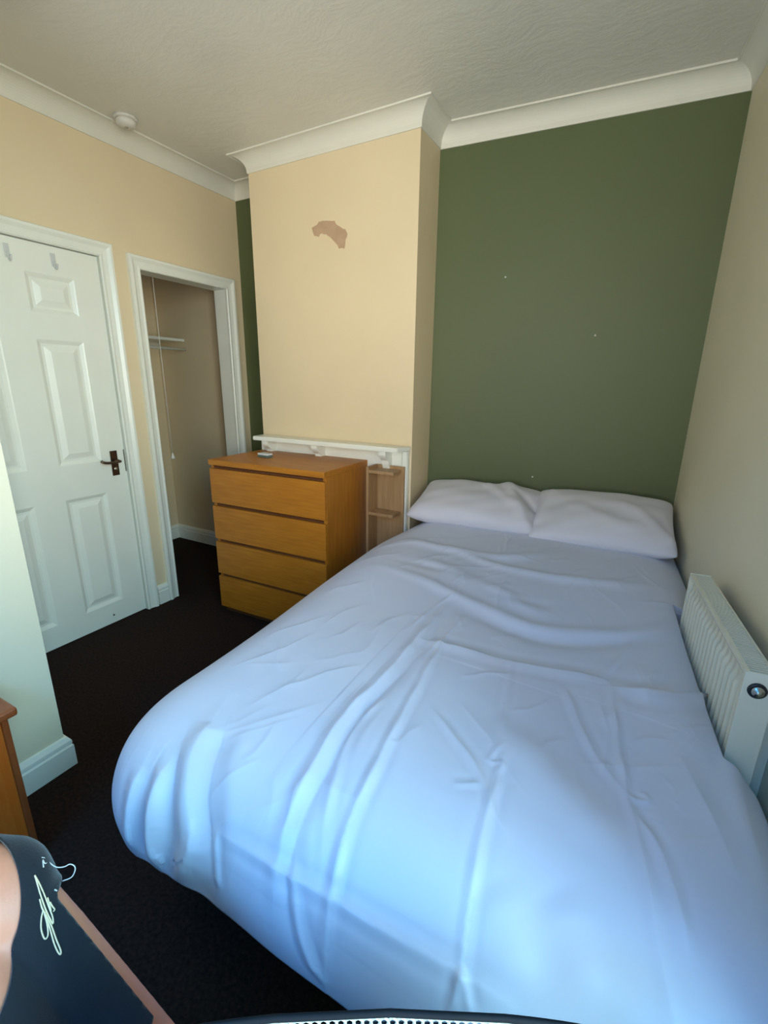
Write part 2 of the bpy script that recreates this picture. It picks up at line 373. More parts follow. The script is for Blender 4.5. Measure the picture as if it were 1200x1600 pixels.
# ------------------------------------------------------------------ fireplace surround with mantel shelf
fs = tag(empty('fireplace_surround', (-1.7, YC2-.02, 0)), 'white painted mantel shelf on curved brackets behind the chest of drawers', 'mantelpiece')
ox, oy = -1.7, YC2-.02
bb = [(-2.238-ox, YC1-.003-oy), (-2.238-ox, 2.392-oy), (-1.130-ox, 2.386-oy), (-1.130-ox, YC2-.001-oy)]
prism('back_board', bb, 0, 1.072, M['white'], fs)
prism('mantel_shelf', [(-2.228-ox, 2.288-oy), (-1.153-ox, 2.288-oy), (-1.120-ox, 2.395-oy), (-1.124-ox, 2.407-oy), (-2.243-ox, 2.417-oy)], 1.074, 1.1, M['white'], fs, .004)
for i, x in enumerate((-2.135, -1.735, -1.255)):
    cur = spline([(2.300, 1.072), (2.302, 1.05), (2.318, 1.03), (2.338, 1.015), (2.345, .99), (2.365, .955), (2.388, .925)], 4)
    poly = cur+[(2.388, 1.072)]
    V = []; nn = len(poly)
    for sx in (-.022, .022): V += [(x+sx-ox, a-oy, b) for a, b in poly]
    F = [tuple(range(nn)), tuple(range(nn, 2*nn))[::-1]]+[(k, nn+k, nn+(k+1) % nn, (k+1) % nn) for k in range(nn)]
    b = mesh('bracket', V, F, M['white'], fs)
for a, b in ((-1.19, -1.132), (-2.236, -2.178)):
    boxes('pilaster', [((a-ox, 2.376-oy, 0), (a+.024-ox, 2.388-oy, 1.07)), ((a+.03-ox, 2.376-oy, 0), (b-ox, 2.388-oy, 1.07))], M['white'], fs, .002)

# ------------------------------------------------------------------ chest of drawers
cw, cdp = .827, .478
ch = tag(empty('chest_of_drawers', (-2.214, 1.897, 0), .030), 'orange oak chest of four drawers beside the bed', 'chest of drawers')
box('top_board', (0, -.003, .968), (cw, cdp, 1.0), M['oak'], ch, .002)
for x in (0, cw-.022): box('side_panel', (x, .019, .03), (x+.022, cdp, .968), M['oakv'], ch, .001)
box('back_panel', (.022, cdp-.012, .05), (cw-.022, cdp-.002, .968), M['oakv'], ch)
box('carcass', (.0225, .024, .05), (cw-.0225, .44, .967), M['oakd'], ch)
box('plinth', (.01, .03, 0), (cw-.01, .46, .049), M['oakd'], ch)
fh, gp = .2105, .0215
for i in range(4):
    z0 = .04+i*(fh+gp)
    d = empty('drawer', (0, 0, z0), parent=ch)
    box('drawer_front', (.001, 0, 0), (cw-.001, .018, fh), M['oak'], d, .0015)
    box('grip_rail', (.023, .0185, fh-.03), (cw-.023, .0235, fh+.012), M['oakd'], d)
case = tag(empty('small_case', (-1.985, 2.135, 1.0), -.12), 'small grey-green oblong case lying on the chest of drawers', 'case')
box('case_base', (-.045, -.022, .0003), (.045, .022, .013), M['teal'], case, .004, 3)
box('case_lid', (-.045, -.022, .0135), (.045, .022, .025), M['hook'], case, .005, 3)

# ------------------------------------------------------------------ narrow oak shelf unit beside the bed
su = tag(empty('bedside_shelf', (-1.333, 2.255, 0)), 'narrow light oak open shelf unit between chest and bed', 'shelf')
box('side_board', (0, 0, 0), (.017, .12, .985), M['shelfw'], su, .001)
box('back_board', (.0172, .105, 0), (.193, .12, .985), M['shelfw'], su, .001)
for z in (.950, .700, .45, .2): box('shelf', (.0172, .003, z), (.176, .1048, z+.017), M['shelfw'], su, .001)

# ------------------------------------------------------------------ pine cabinet by the partition
pcb = tag(empty('pine_cabinet', (-1.735, .463, 0)), 'varnished orange pine cabinet against the partition wall', 'cabinet')
box('carcass', (0, -.70, .03), (.262, 0, .525), M['pine'], pcb, .002)
box('top_board', (-.006, -.72, .5255), (.297, .02, .552), M['pined'], pcb, .010, 4)
box('plinth', (.01, -.69, 0), (.24, -.01, .0295), M['pined'], pcb)
box('corner_post', (.2625, -.016, .03), (.276, 0, .525), M['pined'], pcb, .003)
for y0 in (-.36, -.69):
    dd = empty('cabinet_door', (.263, y0, .05), parent=pcb)
    box('door_panel', (0, .002, 0), (.014, .318, .46), M['pine'], dd, .003)
    lathe('knob', [(0, 0), (.008, 0), (.008, .01), (.016, .016), (.014, .026), (0, .028)], M['pined'], dd, 16, (.014, .06 if y0 < -.5 else .26, .3), 'x')

# ------------------------------------------------------------------ radiator on the right wall
ry = 1.175
rad = tag(empty('radiator', (xright(ry), ry, 0), math.atan2(.995, -.0995)), 'white ribbed panel radiator on the wall beside the bed', 'radiator')
RL, RZ0, RZ1 = .60, .25, .848
def flutes(name, yb, s):
    V = []; F = []; nx = 18*8+1
    zz = [(RZ0+.012, 0), (RZ0+.03, 0), (RZ0+.05, 1), (RZ1-.065, 1), (RZ1-.045, 0), (RZ1-.012, 0)]
    for i in range(nx):
        x = .012+(RL-.024)*i/(nx-1); w = .5-.5*math.cos(2*math.pi*18*i/(nx-1)); w = min(1, max(0, (w-.25)*2))
        for z, k in zz: V.append((x, yb+s*.009*w*k, z))
    k = len(zz)
    for i in range(nx-1):
        for q in range(k-1): F.append((i*k+q, i*k+q+1, (i+1)*k+q+1, (i+1)*k+q))
    return mesh(name, V, F, M['rad'], rad, True)
flutes('front_panel', .088, 1); flutes('back_panel', .052, -1)
boxes('panel_rims', [((.004, .086, RZ0), (RL-.004, .099, RZ0+.013)), ((.004, .089, RZ1-.012), (RL-.004, .1, RZ1-.001)), ((.004, .086, RZ0), (.013, .099, RZ1-.004)), ((RL-.013, .086, RZ0), (RL-.004, .099, RZ1-.004)),
      ((.004, .04, RZ1-.012), (RL-.004, .046, RZ1-.001))], M['rad'], rad, .0015)
for x in (0, RL-.004): box('end_cover', (x, .038, RZ0+.01), (x+.004, .1, RZ1), M['rad'], rad, .0015)
gb = [((.004, .046, RZ1-.0125), (RL-.004, .0885, RZ1-.0105))]
box('grille_shade_sheet', (.006, .047, RZ1-.03), (RL-.006, .088, RZ1-.022), M['grille_shade'], rad)  # darker sheet stands in for the shade between the grille bars
bars = [((.006+i*.0098, .0465, RZ1-.014), (.006+i*.0098+.0052, .0885, RZ1-.003)) for i in range(60)]
tag(boxes('top_grille', bars, M['rad'], rad), kind='stuff')
lathe('pipe_socket', [(0, 0), (.0185, 0), (.0185, -.004), (.014, -.005), (0, -.005)], M['black'], rad, 22, (0, .072, RZ1-.042), 'x')
lathe('bleed_plug', [(0, -.005), (.0135, -.005), (.012, -.009), (.006, -.0095), (.0055, -.013), (0, -.013)], M['chrome'], rad, 20, (0, .072, RZ1-.042), 'x')
for x in (.06, RL-.06): box('wall_bracket', (x-.015, .001, RZ0+.1), (x+.015, .039, RZ1-.1), M['rad'], rad)
for x in (.03, RL-.03): tube('pipe', [(x, .07, 0.001), (x, .07, RZ0+.02)], .008, M['chrome'], rad, 10)
# ------------------------------------------------------------------ bed
bed = tag(empty('bed', (-.40, .55, 0)), 'double divan bed under the white duvet in the alcove', 'bed')
bx, by = -.40, .55
box('divan_base', (-1.03-bx, .60-by, .07), (.205-bx, 2.62-by, .32), M['divan'], bed, .02, 3)
box('mattress', (-1.0-bx, .56-by, .322), (.195-bx, 2.63-by, .585), M['mattress'], bed, .05, 4)
for x in (-.95, .10):
    for y in (.68, 2.5): lathe('leg', [(0, 0), (.025, 0), (.03, .072), (0, .072)], M['black'], bed, 14, (x-bx, y-by, 0))

CREASES=[
(0.0072,0.016,[(-0.51,1.173,0.689),(-0.214,1.188,0.687),(0.005,1.242,0.68),(0.041,1.222,0.678)]),
(0.0128,0.02,[(0.041,1.222,0.678),(0.169,1.267,0.668),(0.312,1.429,0.582)]),
(0.0064,0.0077,[(0.041,1.222,0.678),(0.068,1.01,0.671),(0.092,0.852,0.668),(0.121,0.704,0.666),(0.131,0.636,0.657),(0.146,0.584,0.644),(0.156,0.548,0.628)]),
(0.0064,0.0084,[(0.097,0.842,0.668),(0.144,0.764,0.665),(0.165,0.675,0.659),(0.176,0.626,0.652)]),
(0.016,0.05,[(-0.214,0.956,0.681),(-0.075,0.842,0.675),(0.032,0.768,0.671),(0.113,0.69,0.665)]),
(0.0048,0.0077,[(-0.34,0.897,0.685),(-0.196,0.783,0.68),(-0.138,0.704,0.675),(-0.102,0.675,0.672)]),
(0.0056,0.0077,[(-0.161,0.872,0.679),(-0.147,0.808,0.678),(-0.143,0.69,0.675),(-0.134,0.592,0.659),(-0.116,0.485,0.591),(-0.111,0.459,0.555)]),
(0.0056,0.0084,[(-0.632,0.47,0.58),(-0.484,0.474,0.588),(-0.349,0.478,0.592),(-0.237,0.481,0.592),(-0.138,0.485,0.592),(-0.116,0.485,0.591),(-0.048,0.485,0.588)]),
(0.004,0.007,[(-0.214,1.188,0.687),(-0.183,0.966,0.68),(-0.161,0.872,0.679)]),
(0.0056,0.0091,[(-0.066,1.148,0.679),(0.014,0.971,0.672),(0.087,0.867,0.669)]),
(0.0032,0.007,[(-0.223,0.719,0.68),(-0.174,0.744,0.679)]),
(0.0104,0.014,[(-0.506,1.38,0.698),(-0.506,0.981,0.684),(-0.519,0.798,0.683),(-0.497,0.621,0.67),(-0.484,0.53,0.636),(-0.457,0.459,0.563)]),
(-0.0064,0.014,[(-0.466,1.035,0.686),(-0.484,0.813,0.684),(-0.466,0.636,0.674),(-0.457,0.539,0.641),(-0.434,0.464,0.572),(-0.389,0.436,0.499)]),
(0.0088,0.0084,[(-0.43,1.237,0.692),(-0.394,0.833,0.685),(-0.376,0.675,0.681),(-0.367,0.566,0.653),(-0.349,0.481,0.595),(-0.331,0.432,0.479)]),
(0.0064,0.0077,[(-0.466,0.877,0.684),(-0.475,0.739,0.684),(-0.425,0.583,0.662),(-0.389,0.507,0.619)]),
(0.0048,0.007,[(-0.632,0.47,0.58),(-0.591,0.436,0.495)]),
(0.0072,0.0084,[(-0.443,0.496,0.608),(-0.385,0.44,0.524),(-0.335,0.431,0.47)]),
(0.0224,0.026,[(-0.802,0.626,0.66),(-0.775,0.552,0.636),(-0.735,0.503,0.605),(-0.676,0.448,0.534),(-0.721,0.432,0.436)]),
(-0.0192,0.024,[(-0.757,0.621,0.661),(-0.699,0.511,0.613),(-0.632,0.455,0.549)]),
(0.0176,0.022,[(-0.832,0.534,0.625),(-0.814,0.468,0.568),(-0.793,0.439,0.506),(-0.771,0.432,0.434)]),
(-0.016,0.02,[(-0.824,0.557,0.636),(-0.784,0.485,0.587),(-0.748,0.444,0.522),(-0.748,0.432,0.435)]),
(0.012,0.018,[(-0.894,0.501,0.59),(-0.882,0.453,0.526),(-0.87,0.435,0.427)]),
(-0.0112,0.017,[(-0.853,0.507,0.603),(-0.844,0.453,0.535),(-0.833,0.432,0.431)]),
(0.014,0.035,[(-1.033,1.804,0.664),(-0.926,1.932,0.699),(-0.69,1.913,0.716),(-0.416,1.922,0.725),(-0.196,2.13,0.725)]),
(0.014,0.035,[(-0.78,1.779,0.707),(-0.452,1.622,0.711),(-0.21,1.528,0.702),(-0.116,1.543,0.699)]),
(0.012,0.03,[(-0.775,1.957,0.714),(-0.385,1.804,0.72),(-0.048,1.858,0.712),(0.212,1.982,0.682)]),
(-0.01,0.03,[(-0.909,1.701,0.692),(-0.6,1.686,0.71),(-0.309,1.558,0.707),(-0.098,1.631,0.703)]),
(0.01,0.03,[(-0.989,1.622,0.673),(-0.699,1.577,0.7),(-0.367,1.449,0.702),(-0.152,1.419,0.694),(0.105,1.567,0.69),(0.261,1.819,0.644)]),
(-0.009,0.03,[(-0.506,1.434,0.7),(-0.259,1.355,0.695),(-0.066,1.385,0.689),(0.218,1.617,0.664)]),
(0.004,0.0063,[(-0.501,1.518,0.705),(-0.537,1.39,0.697),(-0.555,1.217,0.689)]),
(0.004,0.0063,[(-0.501,1.419,0.7),(-0.475,1.178,0.69)]),
(0.004,0.0063,[(-0.416,1.38,0.699),(-0.434,1.197,0.691),(-0.448,1.079,0.687)]),
(0.0032,0.007,[(0.105,1.548,0.689),(0.041,1.326,0.682),(0.014,1.232,0.679)]),
(0.01,0.03,[(0.312,1.429,0.582),(0.297,1.124,0.62),(0.292,0.911,0.624),(0.29,0.754,0.626)]),
(0.008,0.04,[(-0.017,0.621,0.66),(0.028,0.575,0.644),(0.068,0.518,0.614)]),
(0.008,0.04,[(-0.111,0.588,0.656),(-0.066,0.543,0.633),(-0.039,0.492,0.594)]),
(0.0048,0.02,[(0.187,1.059,0.659),(0.232,0.916,0.65),(0.259,0.803,0.64)]),
(0.004,0.0063,[(0.087,0.867,0.669),(0.12,0.877,0.666),(0.111,0.897,0.667)]),
(0.004,0.0056,[(-0.161,0.872,0.679),(-0.174,0.813,0.68),(-0.147,0.813,0.678),(-0.156,0.778,0.679)]),
(0.004,0.0056,[(-0.125,0.455,0.547),(-0.116,0.485,0.591),(-0.089,0.461,0.559)])]

PROF = np.array([(0,0),(.08,.004),(.16,.018),(.23,.05),(.285,.10),(.315,.16),(.325,.22),(.318,.29),(.30,.36),(.28,.44),(.27,.50)])
PROF = np.array(spline([tuple(q) for q in PROF], 8))
XI0, XI1, YI0, YI1 = -.80, .07, .755, 2.46
def smooth_interp(x, xs, ys):
    k = np.linspace(xs[0], xs[-1], 200); v = np.interp(k, xs, ys); w = np.ones(25)/25
    v = np.convolve(np.pad(v, 12, mode='edge'), w, 'valid'); return np.interp(x, k, v)
def duvet_surface(nu, nv):
    LL, LR, LF = .50, .42, .46
    A, B = np.meshgrid(np.linspace(XI0-LL, XI1+LR, nu), np.linspace(YI0-LF, YI1, nv))
    B = B-np.clip((B-YI0)/(-LF), 0, 1)*.05*np.exp(-((A-XI0+.25)/.22)**2)
    ax = np.where(A < XI0, XI0-A, np.where(A > XI1, A-XI1, 0)); sg = np.where(A < XI0, -1, 1); byy = np.where(B < YI0, YI0-B, 0)
    rho = (ax**2.5+byy**2.5)**.4+1e-9
    r = np.where(rho > .5, .5+(rho-.5)*.35, rho)
    s = np.concatenate([[0], np.cumsum(np.hypot(*np.diff(PROF, axis=0).T))])
    o = np.interp(r, s, PROF[:, 0]); d = np.interp(r, s, PROF[:, 1])
    k = np.where(A > XI1, .78, 1.0); oo = np.clip(o/.3, 0, 1)
    tx = smooth_interp(np.clip(B, YI0, 9), [.8, 1.2, 1.6, 2.0, 2.25, 2.46], [0, .02, .04, .05, .0, -.02])
    tr = smooth_interp(B, [.3, 1.0, 1.25, 1.5, 2.4], [.09, .08, .05, .01, 0])
    X = np.clip(A, XI0, XI1)+sg*ax/rho*o*k-np.where(A < XI0, 1, 0)*tx*oo+np.where(A > XI1, 1, 0)*tr*oo
    Y = np.clip(B, YI0, 9)-byy/rho*o
    t = np.clip((Y-.9)/1.3, 0, 1); t = t*t*(3-2*t)
    Z = .665+.045*t+.02*np.exp(-((X+.4)/.4)**2)-d
    return np.stack([X, Y, Z], -1)
def seg_dist(P, pts):
    best = np.full(P.shape[:2], 9.); along = np.zeros(P.shape[:2]); side = np.zeros(P.shape[:2]); tot = 0
    Q = [np.array(p) for p in pts]; L = [np.linalg.norm(b-a) for a, b in zip(Q[:-1], Q[1:])]; T = sum(L)+1e-9
    for a, b, l in zip(Q[:-1], Q[1:], L):
        ab = b-a; t = np.clip(((P-a)@ab)/(ab@ab+1e-9), 0, 1); dd = np.linalg.norm(P-(a+t[..., None]*ab), axis=-1)
        m = dd < best; best = np.where(m, dd, best); along = np.where(m, (tot+t*l)/T, along); tot += l
        side = np.where(m, ab[0]*(P[..., 1]-a[1])-ab[1]*(P[..., 0]-a[0]), side)
    return best, along, side
def duvet():
    nu, nv = 520, 640
    P = duvet_surface(nu, nv)
    du = np.gradient(P, axis=1); dv = np.gradient(P, axis=0); N = np.cross(du, dv); N /= np.linalg.norm(N, axis=-1, keepdims=True)+1e-9
    x, y = P[..., 0], P[..., 1]
    h = .006*np.sin(3.1*x+1.3*y+.6)*np.sin(2.3*y-1.7*x)+.004*np.sin(7*x-5*y)*np.sin(4.1*y+3*x+1)+.0025*np.sin(13*x+4*y)*np.sin(6*y-9*x+2)
    for a, w, pts in CREASES:
        pts = spline(pts, 4) if len(pts) > 2 else pts
        lo = np.min(pts, axis=0)-4*w; hi = np.max(pts, axis=0)+4*w
        sel = np.all((P > lo) & (P < hi), axis=-1); jj = np.where(sel.any(1))[0]; ii = np.where(sel.any(0))[0]
        if not len(jj): continue
        sl = np.s_[jj[0]:jj[-1]+1, ii[0]:ii[-1]+1]
        d, t, sd = seg_dist(P[sl], pts)
        e = np.clip(np.minimum(t, 1-t)*5+.15, 0, 1); xs, ys = P[sl][..., 0], P[sl][..., 1]
        if w < .03:
            ph = 7*a*1000+w*900
            wob = 1+.45*np.sin(xs*23+ys*31+ph)*np.sin(ys*19-xs*11+2*ph)
            dd = np.maximum(d+w*.35*np.sin(xs*37+ph)*np.sin(ys*41+ph), 0) if w < .014 else d
            g = np.where(sd > 0, np.exp(-dd/(w*.75)), np.exp(-dd/(w*2.1)))*.95*wob-.25*np.exp(-((d-2.2*w)/(w*1.2))**2)
        else: g = np.exp(-(d/w)**2); e = np.clip(np.minimum(t, 1-t)*3, 0, 1); e = e*e*(3-2*e)
        h[sl] += a*e*g
    rnd = np.random.RandomState(5)       # fine secondary wrinkles
    for q in range(95):
        cx, cy = rnd.uniform(-1.0, .25), rnd.uniform(.5, 2.2); an = rnd.normal(1.35 if cx > -.5 else 1.1, .5); L = rnd.uniform(.05, .16)
        pp = [np.array((cx+L*t_*math.cos(an)+.012*math.sin(3*t_+q), cy+L*t_*math.sin(an), 0)) for t_ in (-1, -.4, .2, 1)]
        m = (abs(x-cx) < L+.03) & (abs(y-cy) < L+.03); jj = np.where(m.any(1))[0]; ii = np.where(m.any(0))[0]
        if not len(jj): continue
        sl = np.s_[jj[0]:jj[-1]+1, ii[0]:ii[-1]+1]; Pf = P[sl]*np.array((1, 1, 0))
        d, t, sd = seg_dist(Pf, pp); w = rnd.uniform(.005, .012)
        h[sl] += rnd.uniform(.0012, .0032)*np.clip(np.minimum(t, 1-t)*4, 0, 1)*np.where(sd > 0, np.exp(-d/w), np.exp(-d/(2.5*w)))
    h = .024*np.tanh(h/.024)
    P = P+N*h[..., None]
    # keep clear of the radiator and the wall
    lim = .231+(2.770-P[..., 1])*.1-np.where((P[..., 1] > 1.13) & (P[..., 1] < 1.85) & (P[..., 2] > .22), .112, .02)
    P[..., 0] = np.minimum(P[..., 0], lim)
    V = P.reshape(-1, 3); F = [(j*nu+i, j*nu+i+1, (j+1)*nu+i+1, (j+1)*nu+i) for j in range(nv-1) for i in range(nu-1)]
    o = mesh('duvet', V, F, M['duvet'], None, True)
    sm = o.modifiers.new('thickness', 'SOLIDIFY'); sm.thickness = .018; sm.offset = -1
    return tag(o, 'rumpled white duvet with fold creases spread over the bed', 'duvet')
duvet()

def pillow(name, loc, w, d, t, tilt, rz, seed, label, fold=None):
    n = 110; m = 84; rnd = random.Random(seed); V = []; F = []
    ph = [rnd.uniform(0, 6) for _ in range(12)]
    def pt(a, b, s):
        ea = 1-abs(a)**3.0; eb = 1-abs(b)**3.0
        th = (max(ea, 0)**.55)*(max(eb, 0)**.55)
        pin = 1-.05*(1-b*b)*abs(a)**3; pin2 = 1-.07*(1-a*a)*abs(b)**3
        X = a*w/2*pin*(1-.045*(a*b)**6); Y = b*d/2*pin2*(1-.09*(a*b)**6); Z = s*t/2*th
        wr = .004*math.sin(5*a+3*b+ph[0])*math.sin(6*b-3*a+ph[1])+.002*math.sin(9*a-6*b+ph[2])*math.sin(7*b+ph[3])
        q = math.atan2(b*d, a*w); e = max(abs(a), abs(b))
        wr += .004*math.sin(q*7+ph[4])*max(0, e-.6)*(1-e**8)
        if s > 0 and fold:
            for (c0, c1, am, wd) in fold:
                ax_, ay_ = c0; bx_, by_ = c1; L2 = (bx_-ax_)**2+(by_-ay_)**2
                tt = min(1, max(0, ((a-ax_)*(bx_-ax_)+(b-ay_)*(by_-ay_))/L2)); dd = math.hypot(a-ax_-tt*(bx_-ax_), b-ay_-tt*(by_-ay_))
                wr += am*math.exp(-(dd/wd)**2)
        return (X, Y, Z+wr*(1 if th > 0 else 0)*min(1, th*3))
    for s in (1, -1):
        for j in range(m+1):
            for i in range(n+1):
                a = math.sin(math.pi/2*(2*i/n-1)); b = math.sin(math.pi/2*(2*j/m-1)); V.append(pt(a, b, s))
    k = (n+1)*(m+1)
    for j in range(m):
        for i in range(n):
            q = (j*(n+1)+i, j*(n+1)+i+1, (j+1)*(n+1)+i+1, (j+1)*(n+1)+i)
            F.append(q); F.append(tuple(k+z for z in q[::-1]))
    o = mesh(name, V, F, M['pillow'], None, True)
    bm = bmesh.new(); bm.from_mesh(o.data); bmesh.ops.remove_doubles(bm, verts=bm.verts[:], dist=1e-4); bm.to_mesh(o.data); bm.free()
    o.rotation_euler = Matrix.Rotation(rz, 3, 'Z').to_euler(); o.rotation_euler = (Matrix.Rotation(rz, 3, 'Z') @ Matrix.Rotation(tilt, 3, 'X')).to_euler()
    o.location = loc
    return tag(o, label, 'pillow', 'pillows at the head of the bed')
pillow('pillow', (-.725, 2.452, .795), .72, .44, .17, math.radians(17), .03, 3, 'white pillow at the bed head beside the chimney breast', [((.35, .9), (.85, -.8), .02, .12), ((.1, .5), (.6, -.3), .01, .1), ((.95, -.2), (.6, .3), -.012, .1)])
pillow('pillow', (-.088, 2.468, .800), .66, .47, .16, math.radians(20), .06, 8, 'white pillow at the bed head in the corner by the radiator wall', [((-.8, .6), (-.95, -.5), .014, .12), ((.3, .2), (.9, -.6), .012, .14), ((-.4, 0), (.3, -.5), .008, .16)])

# ------------------------------------------------------------------ mesh-backed office chair
oc = tag(empty('office_chair', (.015, .0, 0), math.radians(28.8)), 'office chair with pale mesh back and dark rim at the foot of the bed', 'office chair')
def backpt(x, z, dy=0):
    return (x, .262-.018*(x/.235)**2-(.95-z)*.14+dy, z)
def outline(n=120, inset=0):
    hw, z0, z1, r = .27-inset, .50+inset, .95-inset, .07; P = []
    for k in range(n):
        a = 2*math.pi*k/n; c, s = math.cos(a), math.sin(a); e = 2/7
        x = math.copysign(abs(c)**e, c)*hw; z = (z0+z1)/2+math.copysign(abs(s)**e, s)*(z1-z0)/2
        if s > 0: z -= .006*(x/hw)**2
        P.append((x, z))
    return P
tube('back_rim', [backpt(x, z) for x, z in outline(240)], .0027, M['rim'], oc, 10, True)
V = []; F = []; pitch = .0072; hw, zc, hz = .268, .7245, .2235
rows = int(2*hz/(pitch*.866))+1; colsn = int(2*hw/pitch)+1
for j in range(rows):
    for i in range(colsn):
        x = -hw+i*pitch+(pitch/2 if j % 2 else 0); z = zc+hz-.001-j*pitch*.866
        if abs(x/hw)**7+abs((z-zc+.006*(x/hw)**2*(z > zc))/hz)**7 > 1: continue
        b = len(V)
        for R in (pitch/math.sqrt(3), .0026):
            for k in range(6):
                a = math.pi/6+k*math.pi/3; V.append(backpt(x+R*math.cos(a), z+R*math.sin(a), -.001 if R > .003 else 0))
        for k in range(6): F.append((b+k, b+(k+1) % 6, b+6+(k+1) % 6, b+6+k))
tag(mesh('mesh_panel', V, F, M['net'], oc), kind='stuff')
op = outline(60, .004); V = [backpt(x, z, .004) for x, z in op]; V.append(backpt(0, .725, .004)); 
grid = []; Vb = []; Fb = []; nb = 24
for j in range(nb+1):
    for i in range(nb+1):
        a = 2*i/nb-1; b = 2*j/nb-1
        xx = a*hw*(1-.07*abs(b)**8); zz = zc+b*hz*(1-.07*abs(a)**8)-(.006*a*a if b > 0 else 0)
        Vb.append(backpt(xx*.985, zz-.010*(b > 0), .0018))
for j in range(nb):
    for i in range(nb): Fb.append((j*(nb+1)+i, j*(nb+1)+i+1, (j+1)*(nb+1)+i+1, (j+1)*(nb+1)+i))
bo = mesh('back_lining', Vb, Fb, M['rim'], oc, True); q = bo.modifiers.new('t', 'SOLIDIFY'); q.thickness = .0012; q.offset = 0
tube('back_post', spline([(0, .20, .55), (0, .235, .50), (0, .22, .42), (0, .10, .405), (0, 0, .405)], 4), .018, M['black'], oc, 12)
box('seat', (-.23, -.22, .42), (.23, .19, .49), M['rim'], oc, .03, 4)
lathe('gas_lift', [(0, .09), (.025, .09), (.025, .25), (.015, .25), (.015, .405), (.06, .405), (.06, .42), (0, .42)], M['black'], oc, 18)
for k in range(5):
    a = 2*math.pi*k/5+.3; c, s = math.cos(a), math.sin(a)
    tube('base_leg', [(0, 0, .105), (.14*c, .14*s, .10), (.27*c, .27*s, .075)], [.024, .02, .014], M['black'], oc, 10)
    ca = empty('caster', (.27*c, .27*s, .028), a+1.2, oc)
    for sx in (-.016, .006): lathe('wheel', [(0, 0), (.027, 0), (.027, .01), (0, .01)], M['black'], ca, 16, (sx, 0, 0), 'x')
    tube('caster_stem', [(0, 0, 0), (0, 0, .045)], .005, M['chrome'], ca, 8)
# ------------------------------------------------------------------ person seated at the lower left
PF = Vector((.95, -.31, 0)).normalized(); PR = math.atan2(PF.y, PF.x)
PN = Vector((-.655, .060, 0))
per = tag(empty('person', PN, PR), 'person in a black sleeveless top with script lettering, bare arm, seated', 'person')
st = tag(empty('stool', (PN.x+PF.x*.22, PN.y+PF.y*.22, 0), PR), 'low round wooden stool under the seated person', 'stool')
lathe('seat', [(0, .27), (.15, .27), (.16, .28), (.16, .295), (.15, .305), (0, .305)], M['pine'], st, 28)
for k in range(4):
    a = math.pi/4+k*math.pi/2; tube('leg', [(.15*math.cos(a), .15*math.sin(a), 0), (.11*math.cos(a), .11*math.sin(a), .272)], .015, M['pine'], st, 10)
def ell(bm, c, r, nu=20, nv=12):
    rings = []
    for j in range(1, nv):
        t = math.pi*j/nv; rings.append([bm.verts.new((c[0]+r[0]*math.sin(t)*math.cos(2*math.pi*i/nu), c[1]+r[1]*math.sin(t)*math.sin(2*math.pi*i/nu), c[2]+r[2]*math.cos(t))) for i in range(nu)])
    n_, s_ = bm.verts.new((c[0], c[1], c[2]+r[2])), bm.verts.new((c[0], c[1], c[2]-r[2]))
    for i in range(nu):
        k = (i+1) % nu
        bm.faces.new((n_, rings[0][i], rings[0][k])); bm.faces.new((s_, rings[-1][k], rings[-1][i]))
        for j in range(nv-2): bm.faces.new((rings[j][i], rings[j+1][i], rings[j+1][k], rings[j][k]))
def cap(bm, pts, rad):
    pts = [Vector(p) for p in pts]
    for (a, b), (r0, r1) in zip(zip(pts[:-1], pts[1:]), zip(rad[:-1], rad[1:])):
        V, F = tube_data([a.lerp(b, t/6) for t in range(7)], [r0+(r1-r0)*t/6 for t in range(7)], 16)
        vs = [bm.verts.new(v) for v in V]
        for f in F: bm.faces.new([vs[i] for i in f])
    for p, r in zip(pts, rad): ell(bm, p, (r, r, r))
SHL, ELL, WRL = (-.005, .105, .785), (.055, .206, .570), (.13, .05, .515)
SHR, ELR, WRR = (-.005, -.140, .800), (.03, -.225, .56), (.12, -.22, .50)
bm = bmesh.new()
ell(bm, (0, 0, .42), (.125, .165, .11)); ell(bm, (.01, 0, .53), (.115, .14, .13)); ell(bm, (.015, 0, .67), (.122, .140, .15)); ell(bm, (-.01, -.015, .755), (.09, .125, .085))
cap(bm, [(-.005, -.14, .805), (-.01, 0, .850), (-.005, .100, .808)], [.052, .062, .045])
for s in (-1, 1): ell(bm, (.10, s*.07, .655), (.068, .068, .068))
cap(bm, [(-.01, 0, .82), (.02, 0, .93)], [.06, .052])
ell(bm, (.03, 0, 1.055), (.098, .076, .105)); ell(bm, (.055, 0, .995), (.062, .055, .07)); ell(bm, (.085, 0, .955), (.026, .03, .024))
cap(bm, [(.122, 0, 1.055), (.142, 0, 1.02)], [.008, .014])
for s in (-1, 1):
    ell(bm, (.02, s*.079, 1.03), (.022, .009, .032)); ell(bm, (.112, s*.032, 1.066), (.014, .024, .007))
cap(bm, [SHL, (.012, .127, .735), ELL, WRL], [.043, .046, .042, .027]); cap(bm, [SHR, ELR, WRR], [.05, .041, .027])
def hand(w, f, l, up_):
    w, f, l, up_ = map(Vector, (w, f, l, up_))
    cap(bm, [w, w+f*.05], [.026, .026])
    for sx in (-.024, 0, .024): cap(bm, [w+f*.03+l*sx, w+f*.085+l*sx*1.15], [.015, .0125])
    for i, ln in enumerate((.068, .078, .072, .056)):
        o = l*(-.036+i*.024); b = w+f*.088+o; cap(bm, [b, b+f*ln*.5, b+f*ln*.85-up_*.016], [.0098, .009, .0075])
    b = w+f*.03-l*.028; cap(bm, [b, b+f*.025-l*.022, b+f*.055-l*.03-up_*.006], [.013, .011, .009])
